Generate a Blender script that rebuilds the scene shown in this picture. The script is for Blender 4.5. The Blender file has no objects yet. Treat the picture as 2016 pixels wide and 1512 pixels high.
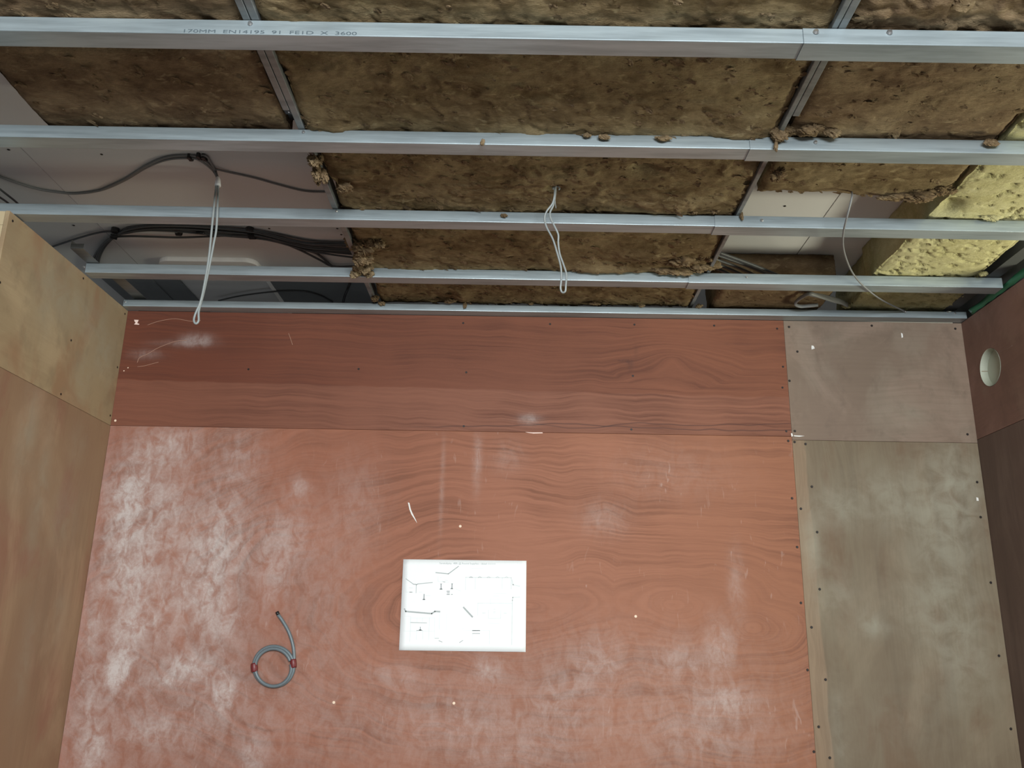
import bpy, bmesh, math, random
import numpy as np
from mathutils import Vector, Matrix

# ------------------------------------------------------------------ camera, world, lights
scene = bpy.context.scene
COL = scene.collection
F_PX = 1714.07
PITCH, YAW, ROLL = 0.2880, -0.0121, 0.0191
CAM = np.array([1.4704, -3.0186, 0.0])
cp, sp_ = math.cos(PITCH), math.sin(PITCH); cyw, syw = math.cos(YAW), math.sin(YAW)
FW = np.array([syw*cp, cyw*cp, sp_]); RT0 = np.array([cyw, -syw, 0.0]); UP0 = np.cross(RT0, FW)
RT = math.cos(ROLL)*RT0 + math.sin(ROLL)*UP0
UP = -math.sin(ROLL)*RT0 + math.cos(ROLL)*UP0
cam_d = bpy.data.cameras.new('camera'); cam = bpy.data.objects.new('camera', cam_d); COL.objects.link(cam)
cam_d.sensor_fit = 'HORIZONTAL'; cam_d.sensor_width = 36.0; cam_d.lens = F_PX*36.0/2016.0
cam_d.clip_start = 0.05; cam_d.clip_end = 100
M = Matrix([[RT[0], UP[0], -FW[0], CAM[0]], [RT[1], UP[1], -FW[1], CAM[1]], [RT[2], UP[2], -FW[2], CAM[2]], [0, 0, 0, 1]])
cam.matrix_world = M
scene.camera = cam

world = bpy.data.worlds.new('World'); scene.world = world; world.use_nodes = True
world.node_tree.nodes['Background'].inputs[0].default_value = (0.80, 0.86, 0.90, 1)
world.node_tree.nodes['Background'].inputs[1].default_value = 0.18

def area(name, loc, target, sx, sy, power, col, shape='RECTANGLE'):
    l = bpy.data.lights.new(name, 'AREA'); l.shape = shape; l.size = sx; l.size_y = sy
    l.energy = power; l.color = col
    o = bpy.data.objects.new(name, l); COL.objects.link(o); o.location = loc
    o.rotation_euler = (Vector(target)-Vector(loc)).to_track_quat('-Z', 'Y').to_euler()
    return o
# daylight from the open side of the room behind the camera, low work lamp, lamp in the next room
area('daylight_opening', (1.95, -4.8, 0.80), (1.3, 0, 0.0), 2.0, 0.7, 200, (0.93, 0.98, 1.0))
wlamp = area('work_lamp', (1.15, -3.7, -1.15), (1.0, 0, -1.0), 0.9, 0.3, 3, (1.0, 0.97, 0.93)); wlamp.data.spread = math.radians(72)
area('next_room_lamp', (3.90, -0.92, 0.30), (2.75, -0.60, 1.2), 0.35, 0.35, 26, (1.0, 0.99, 0.76))

scene.view_settings.view_transform = 'Standard'; scene.view_settings.look = 'None'
scene.view_settings.gamma = 1.0; scene.view_settings.use_curve_mapping = False
scene.view_settings.exposure = 0.0

# ------------------------------------------------------------------ helpers
def ray(u, w): return FW + RT*(u-1008)/F_PX - UP*(w-756)/F_PX
def onz(u, w, z): d = ray(u, w); return CAM + d*(z-CAM[2])/d[2]
def ony(u, w, y): d = ray(u, w); return CAM + d*(y-CAM[1])/d[1]
def onx(u, w, x): d = ray(u, w); return CAM + d*(x-CAM[0])/d[0]

HT, HJ, W, XJ = 1.1548, 0.7163, 3.0832, 2.430
RH = 0.034                      # rail height
ZT = HT + RH + 0.001            # top of the rails
ZB = 1.326                      # soffit of the plasterboard
FLOOR = -1.5

def tag(o, label=None, cat=None, group=None, kind=None):
    if label: o['label'] = label
    if cat: o['category'] = cat
    if group: o['group'] = group
    if kind: o['kind'] = kind
    return o
def mesh_obj(name, verts, faces, mat=None, parent=None, smooth=False):
    me = bpy.data.meshes.new(name); me.from_pydata([tuple(map(float, v)) for v in verts], [], [tuple(map(int, f)) for f in faces])
    me.update()
    if mat: me.materials.append(mat)
    if smooth: me.polygons.foreach_set('use_smooth', [True]*len(me.polygons))
    o = bpy.data.objects.new(name, me); COL.objects.link(o)
    if parent: o.parent = parent; o.matrix_parent_inverse = Matrix.Translation(parent.location).inverted()
    return o
def np_obj(name, V, Fq, mat=None, parent=None, smooth=True):
    V = np.ascontiguousarray(V, dtype=np.float32); Fq = np.ascontiguousarray(Fq, dtype=np.int32)
    me = bpy.data.meshes.new(name); me.vertices.add(len(V)); me.vertices.foreach_set('co', V.ravel())
    k = Fq.shape[1]; n = len(Fq)
    me.loops.add(n*k); me.loops.foreach_set('vertex_index', Fq.ravel())
    me.polygons.add(n); me.polygons.foreach_set('loop_start', np.arange(0, n*k, k, dtype=np.int32))
    me.polygons.foreach_set('use_smooth', np.full(n, smooth))
    me.update(calc_edges=True); me.validate()
    if mat: me.materials.append(mat)
    o = bpy.data.objects.new(name, me); COL.objects.link(o)
    if parent: o.parent = parent; o.matrix_parent_inverse = Matrix.Translation(parent.location).inverted()
    return o
def empty(name, loc):
    o = bpy.data.objects.new(name, None); o.empty_display_size = .05; o.location = [float(c) for c in loc]; COL.objects.link(o); return o
def bm_obj(name, bm, mat=None, parent=None, smooth=False):
    me = bpy.data.meshes.new(name); bm.normal_update(); bm.to_mesh(me); bm.free()
    if mat: me.materials.append(mat)
    if smooth: me.polygons.foreach_set('use_smooth', [True]*len(me.polygons))
    o = bpy.data.objects.new(name, me); COL.objects.link(o)
    if parent: o.parent = parent; o.matrix_parent_inverse = Matrix.Translation(parent.location).inverted()
    return o
def add_box(bm, x0, x1, y0, y1, z0, z1, bevel=0.0):
    m = Matrix.Translation(((x0+x1)/2, (y0+y1)/2, (z0+z1)/2)) @ Matrix.Diagonal((x1-x0, y1-y0, z1-z0, 1))
    r = bmesh.ops.create_cube(bm, size=1.0, matrix=m)
    if bevel:
        es = list({e for v in r['verts'] for e in v.link_edges})
        bmesh.ops.bevel(bm, geom=es, offset=bevel, segments=1, affect='EDGES')
def box(name, x0, x1, y0, y1, z0, z1, mat, parent=None, bevel=0.0):
    bm = bmesh.new(); add_box(bm, x0, x1, y0, y1, z0, z1, bevel); return bm_obj(name, bm, mat, parent)

def spline(P, n=8):
    P = [np.array(p, float) for p in P]
    P = [2*P[0]-P[1]] + P + [2*P[-1]-P[-2]]
    out = []
    for i in range(1, len(P)-2):
        a, b, c, d = P[i-1:i+3]
        for k in range(n):
            t = k/n
            out.append(.5*((2*b)+(-a+c)*t+(2*a-5*b+4*c-d)*t*t+(-a+3*b-3*c+d)*t**3))
    out.append(P[-2]); return np.array(out)
def tube(name, P, r, mat, parent=None, n=8, seg=10, smooth_path=True, flat=1.0, cap=True):
    P = spline(P, n) if smooth_path else np.array(P, float)
    T = np.gradient(P, axis=0); T /= np.linalg.norm(T, axis=1)[:, None]+1e-12
    up = np.array([0, 0, 1.]) if abs(T[0][2]) < .9 else np.array([1., 0, 0])
    V = []; nrm = up-T[0]*up.dot(T[0]); nrm /= np.linalg.norm(nrm)
    rr = np.broadcast_to(np.asarray(r, float), (len(P),)) if np.ndim(r) == 0 else np.interp(np.linspace(0, 1, len(P)), np.linspace(0, 1, len(r)), r)
    for i in range(len(P)):
        nrm = nrm-T[i]*nrm.dot(T[i]); nrm /= np.linalg.norm(nrm); b = np.cross(T[i], nrm)
        for k in range(seg):
            a = 2*math.pi*k/seg
            V.append(P[i]+rr[i]*(math.cos(a)*nrm*flat+math.sin(a)*b))
    Fc = []
    for i in range(len(P)-1):
        for k in range(seg):
            Fc.append((i*seg+k, i*seg+(k+1) % seg, (i+1)*seg+(k+1) % seg, (i+1)*seg+k))
    if cap:
        Fc.append(tuple(range(seg-1, -1, -1))); Fc.append(tuple((len(P)-1)*seg+k for k in range(seg)))
    return mesh_obj(name, V, Fc, mat, parent, True)

_rng = np.random.RandomState(7); _T = _rng.rand(256, 256).astype(np.float64)
def vn(x, y, s=0):
    x = np.asarray(x)+s*17.3; y = np.asarray(y)+s*9.7
    xi = np.floor(x).astype(int); yi = np.floor(y).astype(int); fx = x-xi; fy = y-yi
    fx = fx*fx*(3-2*fx); fy = fy*fy*(3-2*fy)
    g = lambda a, b: _T[a & 255, b & 255]
    return (g(xi, yi)*(1-fx)+g(xi+1, yi)*fx)*(1-fy)+(g(xi, yi+1)*(1-fx)+g(xi+1, yi+1)*fx)*fy
def fbm(x, y, s=0, o=4, gain=.5):
    a = 1.; t = 0; n = 0
    for i in range(o):
        t = t+a*(vn(x, y, s+i*3.1)*2-1); n += a; a *= gain; x = x*2.03; y = y*2.03
    return t/n

# ------------------------------------------------------------------ node expressions
class X:
    def __init__(s, nt, v): s.nt = nt; s.v = v
    def _m(s, op, *a, clamp=False):
        n = s.nt.nodes.new('ShaderNodeMath'); n.operation = op; n.use_clamp = clamp
        for i, q in enumerate((s,)+a):
            q = q.v if isinstance(q, X) else q
            if isinstance(q, (int, float)): n.inputs[i].default_value = q
            else: s.nt.links.new(q, n.inputs[i])
        return X(s.nt, n.outputs[0])
    def __add__(s, o): return s._m('ADD', o)
    __radd__ = __add__
    def __sub__(s, o): return s._m('SUBTRACT', o)
    def __rsub__(s, o): return (s*-1)+o
    def __mul__(s, o): return s._m('MULTIPLY', o)
    __rmul__ = __mul__
    def __truediv__(s, o): return s._m('DIVIDE', o)
    def sin(s): return s._m('SINE')
    def abs(s): return s._m('ABSOLUTE')
    def exp(s): return s._m('EXPONENT')
    def sqrt(s): return s._m('SQRT')
    def pow(s, k): return s._m('POWER', k)
    def min(s, o): return s._m('MINIMUM', o)
    def max(s, o): return s._m('MAXIMUM', o)
    def sat(s): return s._m('ADD', 0.0, clamp=True)
    def gt(s, o): return s._m('GREATER_THAN', o)
    def step(s, a, b):
        n = s.nt.nodes.new('ShaderNodeMapRange'); n.interpolation_type = 'SMOOTHSTEP'
        s.nt.links.new(s.v, n.inputs[0]); n.inputs[1].default_value = a; n.inputs[2].default_value = b
        return X(s.nt, n.outputs[0])
class Mat:
    def __init__(m, name):
        m.mat = bpy.data.materials.new(name); m.mat.use_nodes = True; m.nt = m.mat.node_tree
        m.b = m.nt.nodes['Principled BSDF']
        g = m.nt.nodes.new('ShaderNodeNewGeometry'); m.pos = g.outputs['Position']
        sx = m.nt.nodes.new('ShaderNodeSeparateXYZ'); m.nt.links.new(m.pos, sx.inputs[0])
        m.x, m.y, m.z = (X(m.nt, sx.outputs[i]) for i in range(3))
    def vec(m, x, y, z):
        n = m.nt.nodes.new('ShaderNodeCombineXYZ')
        for i, q in enumerate((x, y, z)):
            if isinstance(q, X): m.nt.links.new(q.v, n.inputs[i])
            else: n.inputs[i].default_value = q
        return n.outputs[0]
    def noise(m, scale, detail=3, sx=1, sy=1, sz=1, off=0.0, rough=.5, dist=0.0):
        n = m.nt.nodes.new('ShaderNodeTexNoise'); n.inputs['Scale'].default_value = scale
        n.inputs['Detail'].default_value = detail; n.inputs['Roughness'].default_value = rough
        n.inputs['Distortion'].default_value = dist
        v = m.vec(m.x*sx+off, m.y*sy, m.z*sz)
        m.nt.links.new(v, n.inputs['Vector']); return X(m.nt, n.outputs['Fac'])
    def mix(m, f, a, b):
        n = m.nt.nodes.new('ShaderNodeMix'); n.data_type = 'RGBA'
        f = f.v if isinstance(f, X) else f
        if isinstance(f, (int, float)): n.inputs[0].default_value = f
        else: m.nt.links.new(f, n.inputs[0])
        for i, q in ((6, a), (7, b)):
            if isinstance(q, (tuple, list)): n.inputs[i].default_value = (*q[:3], 1)
            else: m.nt.links.new(q, n.inputs[i])
        return n.outputs[2]
    def col(m, c):
        if isinstance(c, (tuple, list)): m.b.inputs['Base Color'].default_value = (*c[:3], 1)
        else: m.nt.links.new(c, m.b.inputs['Base Color'])
    def rough(m, r):
        if isinstance(r, X): m.nt.links.new(r.v, m.b.inputs['Roughness'])
        else: m.b.inputs['Roughness'].default_value = r
    def metal(m, v): m.b.inputs['Metallic'].default_value = v
    def spec(m, v): m.b.inputs['Specular IOR Level'].default_value = v
    def bump(m, h, strength=.3, dist=.002):
        n = m.nt.nodes.new('ShaderNodeBump'); n.inputs['Strength'].default_value = strength; n.inputs['Distance'].default_value = dist
        m.nt.links.new(h.v, n.inputs['Height']); m.nt.links.new(n.outputs[0], m.b.inputs['Normal'])

def plain(name, c, rough=.6, metal=0.0, var=.08, scale=40):
    m = Mat(name); n = m.noise(scale, 3)
    m.col(m.mix(n, tuple(k*(1-var) for k in c), tuple(min(1, k*(1+var)) for k in c))); m.rough(rough); m.metal(metal); return m.mat

def blobs(m, u, v, L):
    """soft patches of dust: (centre u, centre v, radius u, radius v, strength)"""
    t = None
    for (cu, cv, ru, rv, s) in L:
        a = (u-cu)*(1/ru); b = (v-cv)*(1/rv)
        g = ((a*a+b*b)*-1.0).exp()*s
        t = g if t is None else t+g
    return t

def pxl(px, py, rx, ry, s):
    p = ony(px, py, 0); q = ony(px+rx, py-ry, 0); return (p[0], p[2], q[0]-p[0], abs(q[2]-p[2]), s)
# --- wall ply: reddish rotary veneer with contour grain
def red_ply(name, upper=False):
    m = Mat(name)
    w1 = m.noise(2.2, 2, sx=1, sz=1)-.5; w2 = m.noise(7, 3, sz=1.3)-.5; w3 = m.noise(26, 3, sx=.6, sz=1.4)-.5
    x = m.x; z = m.z
    if not upper:
        def ell(cx, cz, ax, ang=0):
            return (((x-cx)*(1/ax)).pow(2)+(z-cz).pow(2)).sqrt() if False else ((((x-cx)*(1/ax))*((x-cx)*(1/ax)))+((z-cz)*(z-cz))).sqrt()
        d1 = ell(1.50, .12, 2.8); d2 = ell(1.98, .13, 2.6)+.03; d3 = ell(2.25, .06, 1.7)+.06
        d = d1.min(d2).min(d3)
        fld = d + w1*.17+w2*.034+w3*.0035
    else:
        dk = ((((x-2.02)*(1/2.2))*((x-2.02)*(1/2.2)))+((z-1.0)*(z-1.0))).sqrt()
        fld = (z+dk.min(.12)*.8)+w1*.10+w2*.022+w3*.003+(x*.03)
    def lines(k, al, off):
        n = m.nt.nodes.new('ShaderNodeTexNoise'); n.inputs['Scale'].default_value = 1.0; n.inputs['Detail'].default_value = 2.5; n.inputs['Roughness'].default_value = .6
        m.nt.links.new(m.vec(fld*k, x*al, z*al+off), n.inputs['Vector']); return X(m.nt, n.outputs['Fac'])
    bands = lines(150, 2.2, 0.).step(.40, .66)*.7+(fld*330).sin()*.16+.16
    fine = m.noise(150, 3, sx=.10, sz=2.2, rough=.7)
    med = lines(48, 1.2, 7.).step(.42, .62)
    grainmask = m.noise(3.0, 2, off=5).step(.38, .62)
    grain = (bands*.50+med*.30)*(grainmask*.7+.45)+fine*.55-.25
    big = m.noise(1.6, 3, off=3)
    if not upper:
        base = m.mix(big.step(.3, .7), (.340, .130, .076), (.288, .106, .061))
        base = m.mix((x*.40-.25).sat(), base, (.315, .130, .066))
        dark = (.160, .064, .038)
    else:
        base = m.mix(big.step(.3, .7), (.148, .046, .026), (.172, .056, .032))
        base = m.mix((x*.45-.15).sat(), base, (.225, .082, .042))
        dark = (.095, .034, .022)
        # joint between two strips of face veneer
        edge = z+w2*.02-(x*-.012+.888)
        low = edge.step(.004, -.004)
        base = m.mix(low*.42, base, (.30, .130, .082))
    c = m.mix((grain*.80).sat(), base, dark)
    # strong dark mineral lines
    if upper:
        l1 = (z-(m.noise(1.8, 3, off=9)-.5)*.10-.752); ln = ((l1*l1)*-260000.0).exp()*x.step(1.2, 1.75)
        l2 = (z-(m.noise(2.3, 3, off=2)-.5)*.085-.733); ln2 = ((l2*l2)*-200000.0).exp()*x.step(.95, 1.3)
        c = m.mix(((ln+ln2)*.8).sat(), c, (.085, .035, .025))
        k = blobs(m, x, z, [(1.853, .985, .022, .008, 1), (1.862, .972, .010, .022, .8), (1.885, 1.02, .008, .03, .5), (1.83, .99, .03, .004, .7), (2.25, 1.06, .09, .004, .5)])
        kn = m.noise(60, 4, rough=.7)
        c = m.mix((k*(kn*2.2-.5)).sat()*.75, c, (.085, .035, .025))
        dust = [(.27, 1.045, .05, .022, .55), (.22, 1.03, .09, .012, .25), (.09, .985, .05, .018, .25), (1.50, .765, .035, .018, .4)]
    else:
        dust = [pxl(300, 1200, 260, 330, .34), pxl(600, 1420, 500, 120, .18), pxl(1250, 1400, 350, 150, .16)]
        for (px, py, rx, ry, s) in [(300, 890, 70, 40, .42), (260, 960, 60, 50, .40), (350, 870, 60, 30, .30), (245, 1000, 45, 60, .62), (330, 1000, 60, 70, .42), (470, 900, 50, 60, .30), (440, 1030, 60, 70, .42),
                (250, 1090, 60, 60, .55), (420, 1100, 70, 50, .48), (560, 1060, 60, 60, .38), (590, 960, 22, 20, .40), (270, 1160, 70, 60, .35), (400, 1180, 60, 50, .45), (240, 1290, 35, 60, .58), (280, 1230, 50, 25, .40), (370, 1310, 45, 22, .65),
                (340, 1340, 45, 12, .40), (230, 1330, 30, 26, .5), (440, 1230, 45, 50, .36), (440, 1360, 28, 40, .72), (170, 1400, 40, 90, .32), (185, 1480, 30, 40, .6), (300, 1440, 60, 25, .25), (500, 1490, 25, 35, .5), (540, 1140, 40, 60, .28),
                (180, 1230, 25, 60, .35), (640, 1180, 70, 120, .20), (700, 1000, 60, 90, .20), (940, 905, 10, 60, .28), (870, 960, 8, 80, .22), (1000, 900, 30, 30, .15), (960, 1320, 30, 28, .40), (900, 1420, 120, 60, .14),
                (1190, 1020, 40, 30, .26), (1180, 1300, 50, 50, .26), (1340, 1300, 60, 40, .26), (1420, 1270, 25, 50, .35), (1430, 1380, 55, 30, .36), (1400, 1450, 120, 60, .2), (1450, 1150, 12, 60, .25), (1320, 930, 120, 50, .10), (780, 1330, 60, 20, .22), (1100, 1380, 60, 90, .16), (1010, 1480, 100, 50, .12)]:
            p = ony(px, py, 0); q = ony(px+rx, py-ry, 0)
            dust.append((p[0], p[2], q[0]-p[0], abs(q[2]-p[2]), s))
    dm = blobs(m, x, z, dust)
    t = m.noise(22, 4, sx=1.2, sz=.8, rough=.65, dist=.6).step(.28, .68)
    t2 = m.noise(90, 3, rough=.7).step(.25, .8)
    mask = (dm*1.05*(t*.75+.25)*(t2*.4+.75)).sat()
    c = m.mix(mask*.85, c, (.60, .545, .52))
    if not upper:                                 # scuffs, pale scratches, plaster smears
        sc = m.noise(34, 2, sx=1.6, sz=.35, rough=.4, off=11, dist=1.4).step(.66, .76)*m.noise(3.2, 2, off=21).step(.45, .65)
        c = m.mix(sc*.22, c, (.62, .50, .45))
        edge = x.step(.03, .0)*.15
        c = m.mix(edge, c, (.60, .38, .34))
    m.col(c); m.rough((grain*.1+.54)); m.spec(.22)
    m.bump(grain+mask*.3, .12, .0008)
    return m.mat

def pale_ply(name, u, v, cols, line, grain_dir=0, dust=(), seed=0, contour=False, freq=260):
    """cols: base, second tone, stain. grain runs along v"""
    m = Mat(name); U = {'x': m.x, 'y': m.y}[u]; V = m.z
    s = dict(sx=1, sy=1, sz=1)
    w1 = m.noise(2.0, 2, off=seed)-.5; w2 = m.noise(8, 3, off=seed+3, sz=.5)-.5
    if grain_dir == 0: fld = U+w1*.16+w2*.03; fine = m.noise(130, 3, sx=2, sy=2, sz=.10, off=seed, rough=.7)
    else: fld = V+w1*.10+w2*.03; fine = m.noise(130, 3, sx=.1, sy=.1, sz=2, off=seed, rough=.7)
    if contour:
        for (cu, cv, au, av) in contour:
            d = (((U-cu)*(1/au))*((U-cu)*(1/au))+((V-cv)*(1/av))*((V-cv)*(1/av))).sqrt()
            fld = fld+(d.min(1.6)*.07)
    gn = m.nt.nodes.new('ShaderNodeTexNoise'); gn.inputs['Scale'].default_value = 1.0; gn.inputs['Detail'].default_value = 3
    m.nt.links.new(m.vec(fld*(freq*.42), U*1.5, V*1.5+seed), gn.inputs['Vector'])
    g = X(m.nt, gn.outputs['Fac']).step(.38, .66)
    gm = m.noise(2.7, 2, off=seed+8).step(.35, .65)
    grain = g*.35*(gm*.8+.2)+fine*.6-.2
    c = m.mix(m.noise(2.4, 3, off=seed+1, sz=.7).step(.33, .66), cols[0], cols[1])
    c = m.mix(m.noise(5, 4, off=seed+4, sz=.6, rough=.6, dist=.5).step(.48, .66)*.75, c, cols[2])
    c = m.mix(m.noise(3.4, 5, off=seed+14, sz=.45 if grain_dir == 0 else 1.2, rough=.65, dist=.8).step(.48, .68)*.5, c, tuple(min(1, k*1.30+.02) for k in cols[0]))
    c = m.mix(m.noise(7, 4, sx=2.2, sy=2.2, off=seed+19, sz=.16 if grain_dir == 0 else 1.5, rough=.6).step(.50, .72)*.45, c, tuple(k*.72 for k in cols[1]))
    c = m.mix((grain*.6).sat(), c, line)
    if contour:
        e = (U-w2*.03-2.482-(V*-.012)).step(.003, -.003)
        c = m.mix(e*.55, c, m.mix((grain*1.1).sat(), (.335, .225, .140), (.17, .10, .06)))
    if dust:
        L = []
        for (cu, cv, ru, rv, st) in dust: L.append((cu, cv, ru, rv, st))
        dm = blobs(m, U, V, L); t = m.noise(14, 5, off=seed+6, rough=.6, dist=.5).step(.25, .7)
        c = m.mix((dm*(t*.8+.2)).sat()*.8, c, (.38, .36, .275))
    m.col(c); m.rough(.6); m.spec(.3); m.bump(grain, .10, .0008)
    return m.mat

def wool(name, dark, mid, light, stretch=(.55, 1.0), sc=1.0):
    m = Mat(name)
    a = m.noise(22*sc, 5, sx=stretch[0], sy=stretch[1], rough=.68, dist=.35); b = m.noise(5, 3, off=4); f = m.noise(330, 3, sx=stretch[0]*.4, sy=1, rough=.75)
    c = m.mix(a.step(.30, .72), dark, mid)
    c = m.mix((b.step(.42, .70)*.55), c, light)
    c = m.mix((m.noise(46*sc, 3, off=8, sx=stretch[0], dist=.8).step(.58, .72)*.55), c, light)
    c = m.mix((f.step(.35, .75)*.35), c, tuple(k*.45 for k in dark))
    m.col(c); m.rough(.95); m.spec(.1)
    m.bump(a*.4+f*.7+m.noise(90, 5, sx=stretch[0], off=2, rough=.75)*1.0, .85, .0035)
    return m.mat

def galv(name, tint=(.44, .515, .545), rough=.34, smear=.35):
    m = Mat(name)
    n = m.noise(9, 4, sx=.35, sy=3, sz=6, rough=.6); s = m.noise(60, 3, sx=.12, sy=2, sz=2, rough=.6)
    sp = m.noise(28, 2, sx=.6, off=3)
    c = m.mix(n.step(.35, .7), tint, tuple(k*.70 for k in tint))
    c = m.mix(s.step(.45, .75)*smear, c, tuple(min(1, k*1.2) for k in tint))
    m.col(c); m.metal(.5); m.rough(n*.16+s*.10+sp*.08+rough-.15)
    m.bump(n*.5+s*.5, .06, .001)
    return m.mat

# ------------------------------------------------------------------ materials
M_red = red_ply('red_plywood_veneer'); M_redup = red_ply('dark_red_plywood_veneer', True)
M_pr_up = pale_ply('grey_brown_plywood', 'x', 'z', [(.225, .158, .115), (.198, .142, .102), (.25, .195, .145)], (.155, .105, .072), 1, seed=31,
                   dust=[(2.62, 1.09, .05, .05, .2), (2.85, .80, .08, .05, .3)])
M_pr_lo = pale_ply('olive_brown_plywood', 'x', 'z', [(.205, .158, .100), (.180, .132, .084), (.165, .098, .055)], (.115, .074, .042), 0, seed=47, freq=300,
                   contour=[(2.55, .02, .05, .14), (2.62, -.25, .06, .2)],
                   dust=[pxl(*a) for a in [(1640, 1000, 40, 40, .55), (1750, 980, 80, 60, .6), (1880, 950, 50, 90, .75), (1860, 1080, 60, 90, .55), (1720, 1230, 25, 22, .7), (1840, 1200, 80, 80, .45), (1650, 1180, 40, 60, .4), (1900, 1300, 60, 90, .5), (1600, 1080, 14, 60, .6), (1655, 1440, 12, 80, .45), (1780, 1420, 120, 80, .2)]])
M_lf_up = pale_ply('pale_birch_plywood', 'y', 'z', [(.385, .290, .170), (.335, .255, .155), (.33, .19, .105)], (.27, .185, .105), 1, seed=5, freq=120,
                   dust=[(-.30, 1.03, .14, .07, .55), (-.12, .95, .08, .10, .6), (-.5, 1.0, .10, .12, .5), (-.25, .82, .06, .08, .5)])
M_lf_lo = pale_ply('brown_plywood_vertical_grain', 'y', 'z', [(.330, .218, .130), (.285, .175, .105), (.29, .140, .092)], (.215, .128, .082), 0, seed=12, freq=90,
                   dust=[(-.5, .55, .05, .16, .6), (-.38, .40, .04, .20, .5), (-.22, .35, .10, .12, .35), (-.3, -.05, .05, .2, .35), (-.16, .05, .06, .1, .35), (-.2, .6, .05, .06, .35)])
M_rt = pale_ply('shaded_brown_red_plywood', 'y', 'z', [(.215, .118, .090), (.190, .108, .080), (.235, .145, .108)], (.145, .080, .060), 1, seed=71)
M_rt2 = pale_ply('dull_brown_plywood', 'y', 'z', [(.150, .100, .078), (.135, .088, .070), (.17, .115, .088)], (.11, .07, .054), 0, seed=77)
M_pine = pale_ply('planed_pine', 'x', 'z', [(.62, .50, .32), (.58, .46, .28), (.55, .40, .22)], (.45, .32, .17), 0, seed=91)
M_greyboard = plain('grey_green_board', (.30, .31, .25), .8)
M_stud = plain('rough_timber', (.30, .20, .12), .8)
M_galv = galv('galvanised_steel'); M_galv2 = galv('galvanised_steel_dull', (.27, .285, .285), .46, .2)
M_dark = plain('dark_grey_steel', (.055, .058, .058), .6, .0)  # flat dark grey, non-metallic, for the right-hand angles
M_zinc = plain('zinc_plated', (.75, .76, .77), .28, .9)
M_wool = wool('brown_mineral_wool', (.130, .088, .044), (.260, .188, .102), (.420, .335, .190))
M_wool_d = wool('darker_mineral_wool', (.125, .080, .046), (.245, .168, .097), (.380, .290, .170))
M_tuft = wool('torn_wool_tuft', (.150, .098, .052), (.290, .205, .120), (.420, .325, .195), sc=2.0)
M_yel = wool('yellow_mineral_wool', (.44, .40, .20), (.56, .52, .29), (.62, .58, .36), (.8, 1.0), 1.3)
def board_mat():
    m = Mat('plasterboard_paper'); n = m.noise(3, 3); f = m.noise(400, 2)
    c = m.mix(n, (.63, .63, .625), (.69, .69, .685)); c = m.mix(f*.25, c, (.57, .57, .56)); m.col(c); m.rough(.9); m.spec(.15); return m.mat
M_board = board_mat()
M_board_shade = plain('shaded_board_paper', (.17, .18, .185), .9)  # plasterboard paper with the shade of the far void put into its colour
M_gyp = plain('cut_gypsum_edge', (.80, .78, .74), .9)
M_cable = plain('grey_cable_sheath', (.20, .205, .205), .45)
M_cable_d = plain('dark_grey_cable_sheath', (.062, .064, .066), .45)
M_cable_l = plain('pale_grey_cable_sheath', (.28, .305, .30), .42)
M_coil = plain('slate_grey_cable_sheath', (.135, .165, .18), .35)
M_black = plain('black_plastic', (.012, .012, .013), .35)
M_tape_w = plain('white_tape', (.93, .94, .95), .5)
M_tape_r = plain('dark_red_tape', (.16, .022, .025), .4)
M_green = plain('green_membrane', (.03, .17, .085), .5)
M_paper = plain('white_paper', (.90, .92, .92), .6, var=.01)
M_ink = plain('grey_ink', (.42, .45, .45), .7); M_inkl = plain('pale_ink', (.74, .78, .78), .7); M_inkd = plain('dark_ink', (.24, .26, .27), .7)
M_stamp = plain('blue_grey_stamp_ink', (.085, .11, .125), .6)
M_screw = plain('phosphated_screw', (.018, .012, .010), .5, .3)
M_brass = plain('pale_screw_hole_wood', (.85, .66, .50), .6)
M_chip = plain('bare_pink_wood', (.88, .66, .58), .7)
M_plas = plain('dusty_cream_plastic', (.46, .48, .39), .55)
M_conc = plain('concrete', (.16, .15, .14), .9, var=.2, scale=6)
M_white = plain('white_plastic', (.82, .83, .80), .4)

# ------------------------------------------------------------------ setting: floor, walls, ceiling
fl = box('floor', -3, 6, -7, .6, FLOOR-.1, FLOOR, M_conc); tag(fl, kind='structure')

def panel(name, x0, x1, y0, y1, z0, z1, mat, parent, label=None):
    o = box(name, x0, x1, y0, y1, z0, z1, mat, parent, .0007)
    if label: o['label'] = label
    return o
wb = box('wall_back', 0, W, .014, .10, FLOOR, HT-.002, M_stud); tag(wb, kind='structure')
g = .0003
bp_up = panel('plywood_panel', 0, XJ-g, 0, .012, HJ+g, HT, M_redup, wb, 'dark red plywood strip along the top of the back wall')
bp_lo = panel('plywood_panel', 0, XJ-g, .0006, .0126, FLOOR, HJ-g, M_red, wb, 'large dusty red plywood sheet with contour grain')
br_up = panel('plywood_panel', XJ+g, W, .001, .013, HJ-.012, HT, M_pr_up, wb, 'grey-brown plywood piece in the upper right of the back wall')
br_lo = panel('plywood_panel', XJ+g, W, .0016, .0136, FLOOR, HJ-.0126, M_pr_lo, wb, 'olive-brown dusty plywood sheet on the right of the back wall')

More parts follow.
